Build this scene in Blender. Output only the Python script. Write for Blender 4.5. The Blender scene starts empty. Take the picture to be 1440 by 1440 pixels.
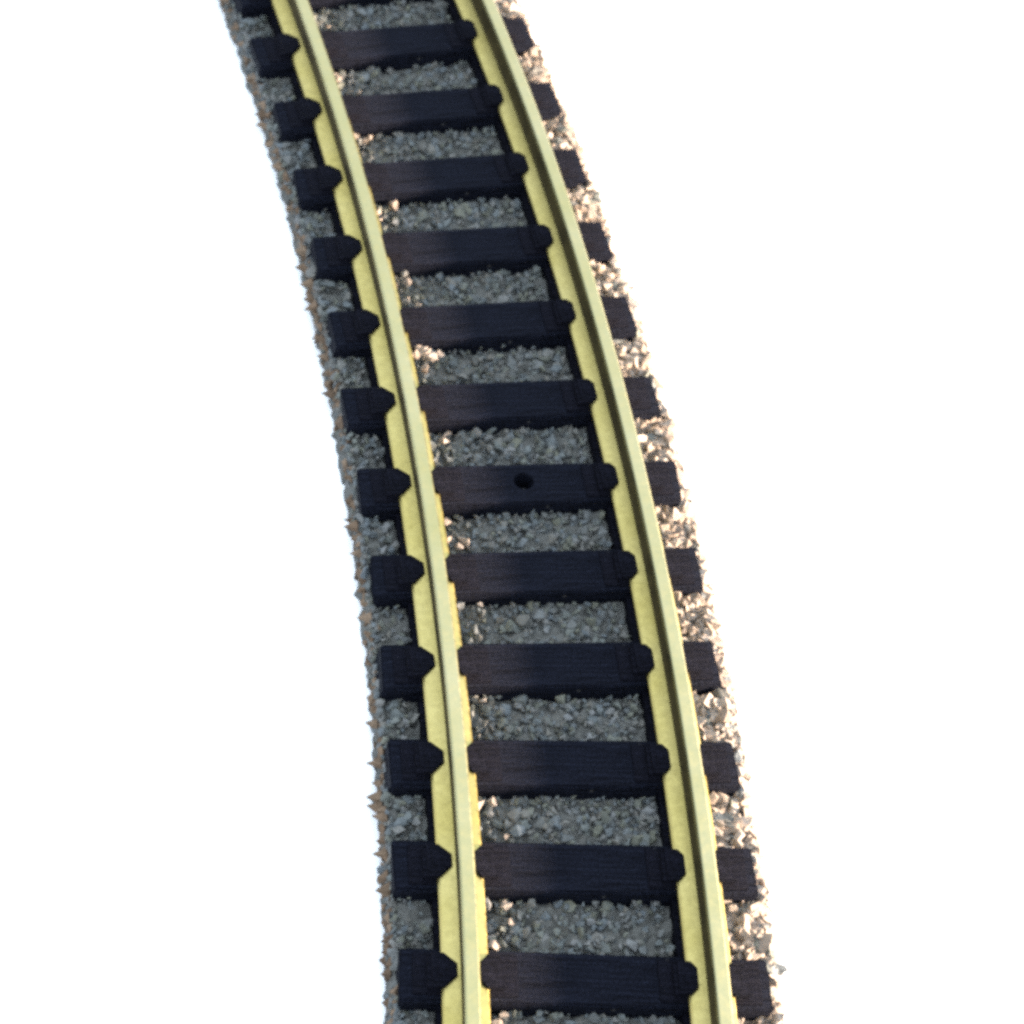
import bpy, bmesh, math, random
import numpy as np
from mathutils import Matrix, Vector, Euler

# 1 unit = 1 cm (N gauge model track: 9 mm between the rails)
S = bpy.context.scene
C = S.collection
S.unit_settings.scale_length = 0.01

# ------------------------------------------------------------------ camera
LENS = 2.28402
cam_d = bpy.data.cameras.new('camera')
cam_d.sensor_width = 36.0
cam_d.lens = LENS * 36.0
cam_d.clip_start = 0.05
cam_d.clip_end = 600.0
cam_o = bpy.data.objects.new('camera', cam_d)
C.objects.link(cam_o)
PITCH, ROLL, YAW = 0.665957, 0.256282, -0.249745
M_CAM = Matrix.Rotation(YAW, 3, 'Z') @ Matrix.Rotation(PITCH, 3, 'X') @ Matrix.Rotation(ROLL, 3, 'Z')
cam_o.matrix_world = Matrix.Translation((-1.782648, -3.999942, 8.185944)) @ M_CAM.to_4x4()
cam_d.dof.use_dof = True
cam_d.dof.focus_distance = 9.6
cam_d.dof.aperture_fstop = 1.3
S.camera = cam_o

# ------------------------------------------------------------------ light
world = bpy.data.worlds.new('World')
S.world = world
world.use_nodes = True
nt = world.node_tree
nt.nodes.clear()
out = nt.nodes.new('ShaderNodeOutputWorld')
bg = nt.nodes.new('ShaderNodeBackground')
geo = nt.nodes.new('ShaderNodeTexCoord')
sep = nt.nodes.new('ShaderNodeSeparateXYZ')
ramp = nt.nodes.new('ShaderNodeValToRGB')          # a white tent: bright overhead, dimmer round the sides
ramp.color_ramp.elements[0].position = 0.0
ramp.color_ramp.elements[0].color = (0.39, 0.47, 0.57, 1)
ramp.color_ramp.elements[1].position = 0.8
ramp.color_ramp.elements[1].color = (0.86, 0.99, 1.14, 1)
nt.links.new(geo.outputs['Generated'], sep.inputs[0])
nt.links.new(sep.outputs['Z'], ramp.inputs[0])
nt.links.new(ramp.outputs[0], bg.inputs[0])
nt.links.new(bg.outputs[0], out.inputs[0])
bg.inputs[1].default_value = 2.6

key_d = bpy.data.lights.new('key_lamp', 'AREA')    # low warm lamp on the right
key_d.shape = 'DISK'
key_d.size = 5.0
key_d.energy = 240000.0
key_d.color = (1.0, 0.78, 0.59)
key_o = bpy.data.objects.new('key_lamp', key_d)
C.objects.link(key_o)
AZ, EL, DIST = math.radians(-14), math.radians(17.0), 46.0
kp = Vector((-0.1 + DIST*math.cos(EL)*math.cos(AZ), 2.0 + DIST*math.cos(EL)*math.sin(AZ), DIST*math.sin(EL)))
key_o.location = kp
key_o.rotation_euler = (Vector((-0.1, 2.0, 0)) - kp).to_track_quat('-Z', 'Y').to_euler()

S.view_settings.view_transform = 'Standard'
S.view_settings.look = 'None'
S.view_settings.exposure = 0.0
S.view_settings.gamma = 1.0
S.view_settings.use_curve_mapping = False
S.render.engine = 'CYCLES'
S.cycles.use_denoising = False
S.cycles.filter_width = 3.3
S.cycles.max_bounces = 6

# ------------------------------------------------------------------ materials
def mat(name):
    m = bpy.data.materials.new(name)
    m.use_nodes = True
    return m, m.node_tree, m.node_tree.nodes['Principled BSDF']

def node(t, kind, **kw):
    n = t.nodes.new(kind)
    for k, v in kw.items():
        setattr(n, k, v)
    return n

def mapped(t, scale):
    co = node(t, 'ShaderNodeTexCoord')
    mp = node(t, 'ShaderNodeMapping')
    mp.inputs['Scale'].default_value = scale
    t.links.new(co.outputs['Object'], mp.inputs[0])
    return mp

def noise(t, vec, scale, detail=4, rough=0.6):
    n = node(t, 'ShaderNodeTexNoise')
    n.inputs['Scale'].default_value = scale
    n.inputs['Detail'].default_value = detail
    n.inputs['Roughness'].default_value = rough
    t.links.new(vec.outputs[0], n.inputs['Vector'])
    return n

def rampn(t, src, stops):
    r = node(t, 'ShaderNodeValToRGB')
    e = r.color_ramp.elements
    while len(e) < len(stops):
        e.new(0.5)
    for el, (p, c) in zip(e, stops):
        el.position = p
        el.color = (*c, 1)
    t.links.new(src, r.inputs[0])
    return r

def bump(t, b, src, strength, dist):
    n = node(t, 'ShaderNodeBump')
    n.inputs['Strength'].default_value = strength
    n.inputs['Distance'].default_value = dist
    t.links.new(src, n.inputs['Height'])
    t.links.new(n.outputs[0], b.inputs['Normal'])
    return n

# white paper
M_paper, t, b = mat('white_paper')
b.inputs['Roughness'].default_value = 0.9
b.inputs['Specular IOR Level'].default_value = 0.1
mp = mapped(t, (1, 1, 1))
r = rampn(t, noise(t, mp, 0.35).outputs[0], [(0.3, (0.86, 0.86, 0.855)), (0.7, (0.89, 0.89, 0.89))])
t.links.new(r.outputs[0], b.inputs['Base Color'])

# black tie plastic with moulded wood grain
def plastic(name, col_a, col_b):
    m, t, b = mat(name)
    mp = mapped(t, (3.0, 70.0, 70.0))
    g = noise(t, mp, 1.0, 5, 0.65)
    r = rampn(t, g.outputs[0], [(0.3, col_a), (0.72, col_b)])
    m2 = mapped(t, (1, 1, 1))
    v = node(t, 'ShaderNodeTexVoronoi')
    v.inputs['Scale'].default_value = 9.0
    t.links.new(m2.outputs[0], v.inputs['Vector'])
    dust = rampn(t, v.outputs['Distance'], [(0.0, (1, 1, 1)), (0.11, (0, 0, 0))])
    pick = node(t, 'ShaderNodeMath', operation='GREATER_THAN')
    pick.inputs[1].default_value = 0.86
    sp = node(t, 'ShaderNodeSeparateColor')
    t.links.new(v.outputs['Color'], sp.inputs[0])
    t.links.new(sp.outputs[0], pick.inputs[0])
    mul = node(t, 'ShaderNodeMath', operation='MULTIPLY')
    t.links.new(dust.outputs[0], mul.inputs[0])
    t.links.new(pick.outputs[0], mul.inputs[1])
    mix = node(t, 'ShaderNodeMix', data_type='RGBA')
    t.links.new(mul.outputs[0], mix.inputs['Factor'])
    fine = noise(t, m2, 95.0, 2, 0.6)
    fr = rampn(t, fine.outputs[0], [(0.30, (0.45, 0.45, 0.45)), (0.72, (1.7, 1.7, 1.7))])
    sp2 = node(t, 'ShaderNodeMix', data_type='RGBA', blend_type='MULTIPLY')
    sp2.inputs['Factor'].default_value = 1.0
    t.links.new(r.outputs[0], sp2.inputs['A'])
    t.links.new(fr.outputs[0], sp2.inputs['B'])
    t.links.new(sp2.outputs['Result'], mix.inputs['A'])
    mix.inputs['B'].default_value = (0.07, 0.067, 0.065, 1)
    t.links.new(mix.outputs['Result'], b.inputs['Base Color'])
    b.inputs['Roughness'].default_value = 0.62
    b.inputs['Specular IOR Level'].default_value = 0.05
    bump(t, b, g.outputs[0], 1.0, 0.03)
    return m
M_tie = plastic('black_tie_plastic', (0.0008, 0.0009, 0.0022), (0.0105, 0.0126, 0.0225))
M_clip = plastic('black_clip_plastic', (0.0008, 0.0009, 0.0020), (0.0085, 0.0088, 0.0155))

# brass rail
def brass(name, ca, cb, rough, metal):
    m, t, b = mat(name)
    mp = mapped(t, (1, 1, 1))
    n1 = noise(t, mp, 2.2, 6, 0.65)
    r = rampn(t, n1.outputs[0], [(0.32, ca), (0.7, cb)])
    t.links.new(r.outputs[0], b.inputs['Base Color'])
    b.inputs['Metallic'].default_value = metal
    n2 = noise(t, mp, 30.0, 4, 0.7)
    rr = rampn(t, n2.outputs[0], [(0.3, (rough-0.1,)*3), (0.7, (rough+0.12,)*3)])
    t.links.new(rr.outputs[0], b.inputs['Roughness'])
    bump(t, b, n2.outputs[0], 0.25, 0.004)
    return m
M_foot = brass('brass', (0.345, 0.285, 0.090), (0.435, 0.368, 0.150), 0.42, 1.0)
M_head = brass('worn_rail_top', (0.285, 0.268, 0.128), (0.335, 0.312, 0.180), 0.42, 0.97)

M_web, t, b = mat('shade_dark_web')  # shade below the rail head painted in as dark matte brown
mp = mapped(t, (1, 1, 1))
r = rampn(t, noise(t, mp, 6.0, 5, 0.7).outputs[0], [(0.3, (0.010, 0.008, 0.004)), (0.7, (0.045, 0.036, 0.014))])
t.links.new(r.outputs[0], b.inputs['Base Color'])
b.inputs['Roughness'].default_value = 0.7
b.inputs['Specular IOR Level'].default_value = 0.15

# ballast stone
def stone(name, stops, mottling):
    m, t, b = mat(name)
    g = node(t, 'ShaderNodeNewGeometry')
    r = rampn(t, g.outputs['Random Per Island'], stops)
    mp = mapped(t, (1, 1, 1))
    n = noise(t, mp, 28.0, 5, 0.7)
    k = rampn(t, n.outputs[0], [(0.28, (mottling,)*3), (0.72, (1.25,)*3)])
    mx = node(t, 'ShaderNodeMix', data_type='RGBA', blend_type='MULTIPLY')
    mx.inputs['Factor'].default_value = 1.0
    t.links.new(r.outputs[0], mx.inputs['A'])
    t.links.new(k.outputs[0], mx.inputs['B'])
    t.links.new(mx.outputs['Result'], b.inputs['Base Color'])
    b.inputs['Roughness'].default_value = 0.9
    b.inputs['Specular IOR Level'].default_value = 0.15
    bump(t, b, n.outputs[0], 0.9, 0.016)
    return m
M_stone = stone('grey_ballast_stone', [
    (0.0, (0.102, 0.101, 0.092)), (0.2, (0.108, 0.122, 0.128)), (0.42, (0.130, 0.132, 0.104)),
    (0.62, (0.112, 0.128, 0.138)), (0.82, (0.142, 0.136, 0.120)), (1.0, (0.154, 0.158, 0.158))], 0.75)
M_lit_tan = stone('lamplit_tan_ballast_stone', [  # warm lamplight put into the stone colour, for lit places only
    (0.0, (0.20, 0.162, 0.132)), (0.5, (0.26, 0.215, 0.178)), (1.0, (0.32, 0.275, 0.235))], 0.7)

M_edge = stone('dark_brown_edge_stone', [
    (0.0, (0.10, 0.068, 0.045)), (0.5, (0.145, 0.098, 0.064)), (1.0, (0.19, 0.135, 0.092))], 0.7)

# ------------------------------------------------------------------ track geometry helpers
R = 21.2298
PITCH_TIE = 0.485411
S0 = -0.02394
HALF_TIE = 0.7240
TIE_W = 0.2219
HEAD_Z = 0.2037
FOOT_W = 0.183
HEAD_W = 0.0615
GAUGE = 0.4843
TIE_H = 0.14
GROUND_Z = -0.23
K0, K1 = -4, 16
S_MIN = S0 + (K0 - 0.5)*PITCH_TIE
S_MAX = S0 + (K1 + 0.5)*PITCH_TIE

def trk(s, o, z):
    a = s/R
    return ((R+o)*math.cos(a) - R, (R+o)*math.sin(a), z)

def link(name, verts, faces, mats, parent=None, idx=None, smooth=False):
    me = bpy.data.meshes.new(name)
    me.from_pydata(verts, [], faces)
    for m in mats:
        me.materials.append(m)
    if idx is not None:
        me.polygons.foreach_set('material_index', idx)
    if smooth:
        me.polygons.foreach_set('use_smooth', [True]*len(me.polygons))
    me.update()
    o = bpy.data.objects.new(name, me)
    C.objects.link(o)
    o.parent = parent
    return o

def from_bm(name, bm, m, parent):
    bmesh.ops.recalc_face_normals(bm, faces=bm.faces)
    me = bpy.data.meshes.new(name)
    bm.to_mesh(me)
    bm.free()
    me.materials.append(m)
    o = bpy.data.objects.new(name, me)
    C.objects.link(o)
    o.parent = parent
    return o

# ------------------------------------------------------------------ the white surface
G = 150.0
ground = link('tabletop', [(-G, -G, GROUND_Z), (G, -G, GROUND_Z), (G, G, GROUND_Z), (-G, G, GROUND_Z)], [(0, 1, 2, 3)], [M_paper])
ground['kind'] = 'structure'
ground['label'] = 'plain bright white surface under and all round the track'

# ------------------------------------------------------------------ the track
track = bpy.data.objects.new('model_railway_track', None)
track.location = (0, 0, GROUND_Z)
C.objects.link(track)
track['label'] = 'curved strip of model railway track with brass rails, black ties and stone ballast on white'
track['category'] = 'model track'
LIFT = -GROUND_Z        # children are written in world height and lifted into the empty's frame

def child(o):
    o.parent = track
    o.location.z += LIFT
    return o

# rails -------------------------------------------------------------
def sweep(name, off, prof, m, closed=True):
    n = 190
    ss = [S_MIN + (S_MAX-S_MIN)*i/(n-1) for i in range(n)]
    v, f = [], []
    k = len(prof)
    for s in ss:
        for (d, z) in prof:
            v.append(trk(s, off+d, z))
    for i in range(n-1):
        for j in range(k):
            a, b_ = i*k+j, i*k+(j+1) % k
            f.append((a, a+k, b_+k, b_))
    f.append(tuple(range(k)))
    f.append(tuple(reversed(range((n-1)*k, n*k))))
    o = link(name, v, f, [m])
    bm = bmesh.new()
    bm.from_mesh(o.data)
    bmesh.ops.recalc_face_normals(bm, faces=bm.faces)
    bm.to_mesh(o.data)
    bm.free()
    return o

h = FOOT_W/2
FOOT_PROF = [(-h, 0.004), (-h, 0.022), (-h+0.008, 0.029), (-0.020, 0.039),
             (0.020, 0.039), (h-0.008, 0.029), (h, 0.022), (h, 0.004)]
WEB_PROF = [(-0.018, 0.037), (-0.012, 0.060), (-0.012, 0.150), (0.012, 0.150), (0.012, 0.060), (0.018, 0.037)]
w = HEAD_W/2
HEAD_PROF = [(-w, 0.176), (-w, HEAD_Z-0.008), (-w+0.002, HEAD_Z-0.003), (-w+0.007, HEAD_Z), (w-0.009, HEAD_Z),
             (w-0.003, HEAD_Z-0.004), (w, HEAD_Z-0.010), (w, 0.170), (0.011, 0.148), (-0.011, 0.148)]
for off in (-GAUGE, GAUGE):
    rail = child(sweep('rail', off, FOOT_PROF, M_foot))
    head = sweep('rail_head', off, HEAD_PROF, M_head)
    head.parent = rail
    web = sweep('rail_web', off, WEB_PROF, M_web)
    web.parent = rail

# ties --------------------------------------------------------------
def tie_mesh(seed, hole=False):
    rng = random.Random(seed)
    bm = bmesh.new()
    bmesh.ops.create_cube(bm, size=1.0)
    for v in bm.verts:
        v.co = Vector((v.co.x*2*HALF_TIE, v.co.y*TIE_W, (v.co.z-0.5)*TIE_H))
        v.co.x += rng.uniform(-0.012, 0.012) - (0.018 if v.co.x < 0 else 0.0)
        v.co.y += rng.uniform(-0.004, 0.004)
    bmesh.ops.bevel(bm, geom=bm.edges[:], offset=0.007, segments=2, affect='EDGES')
    bmesh.ops.recalc_face_normals(bm, faces=bm.faces)
    me = bpy.data.meshes.new('tie')
    bm.to_mesh(me)
    bm.free()
    if hole:
        a = bpy.data.objects.new('tie', me)
        C.objects.link(a)
        bm = bmesh.new()
        bmesh.ops.create_cone(bm, cap_ends=True, segments=28, radius1=0.046, radius2=0.046, depth=0.5)
        mc = bpy.data.meshes.new('drill')
        bm.to_mesh(mc)
        bm.free()
        c = bpy.data.objects.new('drill', mc)
        C.objects.link(c)
        c.location = (0.004, 0.012, -0.03)
        md = a.modifiers.new('hole', 'BOOLEAN')
        md.object = c
        md.operation = 'DIFFERENCE'
        md.solver = 'EXACT'
        bpy.context.view_layer.update()
        dg = bpy.context.evaluated_depsgraph_get()
        me2 = bpy.data.meshes.new_from_object(a.evaluated_get(dg))
        bpy.data.objects.remove(a)
        bpy.data.objects.remove(c)
        me = me2
        me.name = 'tie'
    me.materials.clear()
    me.materials.append(M_tie)
    return me

def clip_mesh(outer):
    """One moulded rail chair: a low plate with a tapered spike head reaching over the rail foot (towards -x)."""
    bm = bmesh.new()
    def prism(pts, z0, z1, inset=0.0):
        cx = sum(p[0] for p in pts)/len(pts)
        cy = sum(p[1] for p in pts)/len(pts)
        lo = [bm.verts.new((x, y, z0)) for x, y in pts]
        mi = [bm.verts.new((x, y, z1-inset)) for x, y in pts]
        hi = [bm.verts.new((cx+(x-cx)*(1-inset*8), cy+(y-cy)*(1-inset*8), z1)) for x, y in pts]
        n = len(pts)
        bm.faces.new(hi)
        bm.faces.new(list(reversed(lo)))
        for a, b_ in ((lo, mi), (mi, hi)):
            for i in range(n):
                bm.faces.new((a[i], a[(i+1) % n], b_[(i+1) % n], b_[i]))
    # x measured outwards from the rail's centre line; the outer spike reaches farther over the foot
    if outer:
        top = [(0.034, -0.028), (0.034, 0.024), (0.084, 0.070), (0.135, 0.074), (0.135, -0.074), (0.086, -0.072)]
    else:
        top = [(0.055, -0.042), (0.055, 0.040), (0.082, 0.068), (0.135, 0.072), (0.135, -0.072), (0.080, -0.070)]
    prism(top, 0.026, 0.048, 0.006)
    prism([(h+0.003, -0.070), (h+0.003, 0.070), (0.150, 0.070), (0.150, -0.070)], -0.004, 0.036, 0.006)
    prism([(h+0.002, -0.088), (h+0.002, 0.088), (0.205, 0.088), (0.205, -0.088)], -0.004, 0.010, 0.004)
    bmesh.ops.recalc_face_normals(bm, faces=bm.faces)
    me = bpy.data.meshes.new('rail_clip')
    bm.to_mesh(me)
    bm.free()
    me.materials.append(M_clip)
    return me

clip_outer, clip_inner = clip_mesh(True), clip_mesh(False)
tie_variants = [tie_mesh(s) for s in range(5)]
hole_me = tie_mesh(99, True)
rng = random.Random(4)
for k in range(K0, K1+1):
    s = S0 + k*PITCH_TIE
    me = hole_me if k == 5 else tie_variants[(k*3) % 5]
    tie = bpy.data.objects.new('tie', me)
    C.objects.link(tie)
    tie.parent = track
    x, y, z = trk(s, rng.uniform(-0.004, 0.004), 0.0)
    tie.location = (x, y, LIFT)
    tie.rotation_euler = (0, 0, s/R + rng.uniform(-0.006, 0.006))
    tie['group'] = 'black ties under the rails'
    if k == 5:
        tie['label'] = 'black tie with a round nail hole in its middle'
    for off in (-GAUGE, GAUGE):
        for side in (-1, 1):
            cl = bpy.data.objects.new('rail_clip', clip_outer if off*side > 0 else clip_inner)
            C.objects.link(cl)
            cl.parent = tie
            cl.location = (off, 0, 0)
            cl.rotation_euler = (0, 0, 0 if side > 0 else math.pi)

# black strips joining the ties below each rail, widened leftward to draw foot shade
for off in (-GAUGE, GAUGE):
    child(sweep('joining_shade_strip', off, [(-0.104, -0.12), (-0.104, -0.040), (0.060, -0.035), (0.060, -0.12)], M_clip))

# ballast -----------------------------------------------------------
nr = np.random.default_rng(11)

def hull_variant(seed, n=9, spiky=False):
    r_ = np.random.default_rng(seed)
    bm = bmesh.new()
    p = r_.normal(size=(n, 3))
    p /= np.linalg.norm(p, axis=1)[:, None]
    p *= r_.uniform(0.75, 1.1, n)[:, None]
    p *= np.array([1.0, r_.uniform(0.65, 0.95), r_.uniform(0.55, 0.85)])
    for q in p:
        bm.verts.new(q)
    res = bmesh.ops.convex_hull(bm, input=bm.verts)
    junk = [e for e in res['geom_interior'] if isinstance(e, bmesh.types.BMVert)]
    if junk:
        bmesh.ops.delete(bm, geom=junk, context='VERTS')
    bmesh.ops.recalc_face_normals(bm, faces=bm.faces)
    bm.verts.ensure_lookup_table()
    bm.verts.index_update()
    v = np.array([x.co[:] for x in bm.verts])
    f = [tuple(x.index for x in fc.verts) for fc in bm.faces]
    bm.free()
    return v, f

HULLS = [hull_variant(i, 7 + i % 6) for i in range(40)]
POINTY = [hull_variant(500+i, 5) for i in range(14)]
V, F, MI = [], [], []
nv = 0

def rotm(r_):
    e = Euler(tuple(r_.uniform(0, 6.283, 3)))
    return np.array(e.to_matrix())

def add_stone(s, o, z, size, mi=0, pool=HULLS, squash=1.0):
    global nv
    v, f = pool[int(nr.integers(len(pool)))]
    x, y, zz = trk(s, o, z)
    p = (v*size) @ rotm(nr).T
    p[:, 2] *= squash
    p += np.array([x, y, zz])
    V.append(p)
    F.extend([tuple(i+nv for i in q) for q in f])
    MI.extend([mi]*len(f))
    nv += len(v)

L_EDGE, R_EDGE = -0.756, 0.785

# the solid bed below the stones (cross section swept along the curve, roughened)
bed_o = [-0.768, L_EDGE, -0.742] + list(np.linspace(-0.72, 0.72, 40)) + [0.76, R_EDGE, 0.84]
bed_z = [GROUND_Z, -0.18, -0.125] + [-0.103]*36 + [-0.080]*4 + [-0.105, -0.15, GROUND_Z]
ns = 330
bs = np.linspace(S_MIN, S_MAX, ns)
bv, bf, bmi = [], [], []
kk = len(bed_o)
for s in bs:
    for j, (o_, z_) in enumerate(zip(bed_o, bed_z)):
        ground_row = j in (0, kk-1)
        bv.append(trk(s + nr.normal()*0.004, o_ + nr.normal()*0.008, z_ if ground_row else z_ + nr.normal()*0.012))
for i in range(ns-1):
    for j in range(kk-1):
        a = i*kk+j
        bmi.append(1 if bed_o[j] > 0.55 else 0)  # right bed coloured lamplit tan so its gaps look less shaded
        bf.append((a, a+1, a+kk+1, a+kk))
    bmi.append(0)
    bf.append((i*kk+kk-1, i*kk, (i+1)*kk, (i+1)*kk+kk-1))
bf.append(tuple(range(kk)))
bf.append(tuple(reversed(range((ns-1)*kk, ns*kk))))
V.append(np.array(bv))
F.extend(bf)
MI.extend(bmi + [0, 0])
nv += len(bv)

L = S_MAX - S_MIN
def in_tie(s):
    d = (s - S0)/PITCH_TIE
    return abs(d - round(d))*PITCH_TIE < TIE_W/2 - 0.005

# top layers between the ties
cnt = 0
while cnt < 16500:
    s = nr.uniform(S_MIN, S_MAX)
    o_ = nr.uniform(-0.752, 0.77)
    if in_tie(s) and abs(o_) < HALF_TIE - 0.02:
        continue
    size = float(np.clip(nr.lognormal(math.log(0.0205), 0.34), 0.011, 0.046))
    under = abs(abs(o_) - GAUGE) < 0.10
    z = -0.090 + nr.normal()*0.011
    if -0.118 < o_ - math.copysign(GAUGE, o_) < -0.06:
        continue
    if under:
        z = -0.125 + nr.normal()*0.01
        size = min(size, 0.03)
    if o_ > 0.6:
        z += 0.018
        size = min(size*1.7, 0.055)
    add_stone(s, o_, z, size, 1 if o_ > 0.5 and nr.uniform() < 0.85 else 0)  # lamp side mostly gets the stone colour with lamplight in it
    cnt += 1
# right shoulder: bigger stones tumbling over the edge, mostly coloured lamplit tan
for i in range(1500):
    s = nr.uniform(S_MIN, S_MAX)
    u = nr.uniform()
    o_ = 0.742 + 0.060*u + nr.normal()*0.010
    z = -0.085 - 0.12*u**1.3 + nr.normal()*0.012
    if in_tie(s):
        z = min(z, -0.15)
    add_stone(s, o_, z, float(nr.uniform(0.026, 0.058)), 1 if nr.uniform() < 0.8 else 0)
# left edge: small pointed stones, brownish
for i in range(1500):
    s = nr.uniform(S_MIN, S_MAX)
    u = nr.uniform()
    o_ = -0.738 - 0.018*u + nr.normal()*0.006
    z = -0.10 - 0.11*u + nr.normal()*0.01
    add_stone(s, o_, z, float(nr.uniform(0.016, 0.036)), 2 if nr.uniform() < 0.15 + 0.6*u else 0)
def add_tooth(s, o, z, wdt, ln, mi):
    # a sharp splinter of stone sticking out sideways from the edge
    global nv
    pts = []
    for ds, dz in ((-1, -0.7), (1, -0.8), (0.9, 0.7), (-0.8, 0.8)):
        pts.append(trk(s + ds*wdt*nr.uniform(0.7, 1.1), o + 0.012, z + dz*wdt*nr.uniform(0.6, 1.0)))
    pts.append(trk(s + nr.uniform(-0.7, 0.7)*wdt, o - ln, z + nr.uniform(-0.3, 0.5)*wdt))
    V.append(np.array(pts))
    F.extend([tuple(q + nv for q in f) for f in ((0, 1, 4), (1, 2, 4), (2, 3, 4), (3, 0, 4), (3, 2, 1, 0))])
    MI.extend([mi]*5)
    nv += 5
s = S_MIN
while s < S_MAX:
    s += float(nr.exponential(0.030)) + 0.024
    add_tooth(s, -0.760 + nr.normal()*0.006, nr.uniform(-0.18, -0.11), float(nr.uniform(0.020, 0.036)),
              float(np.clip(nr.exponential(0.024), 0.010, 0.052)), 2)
# proud stones beside the left rail that catch the low lamp, over half also tinted as lit
for k in range(K0, K1):
    for i in range(int(nr.integers(3, 7))):
        d = nr.uniform(0.13, PITCH_TIE-0.13)
        s = S0 + k*PITCH_TIE + PITCH_TIE - d if nr.uniform() < 0.55 else S0 + k*PITCH_TIE + nr.uniform(0.30, 0.36)
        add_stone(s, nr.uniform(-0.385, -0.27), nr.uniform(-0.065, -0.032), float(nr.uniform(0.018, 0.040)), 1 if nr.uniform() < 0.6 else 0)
# flat chip lying against the left rail, coloured lamplit tan
for i in range(7):
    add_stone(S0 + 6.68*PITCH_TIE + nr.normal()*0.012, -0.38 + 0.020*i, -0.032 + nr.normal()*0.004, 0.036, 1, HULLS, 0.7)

ballast = link('ballast', np.concatenate(V).tolist(), F, [M_stone, M_lit_tan, M_edge], None, MI)
child(ballast)
ballast['label'] = 'rough grey stone ballast between and around the ties, coloured lamplit tan on the right'
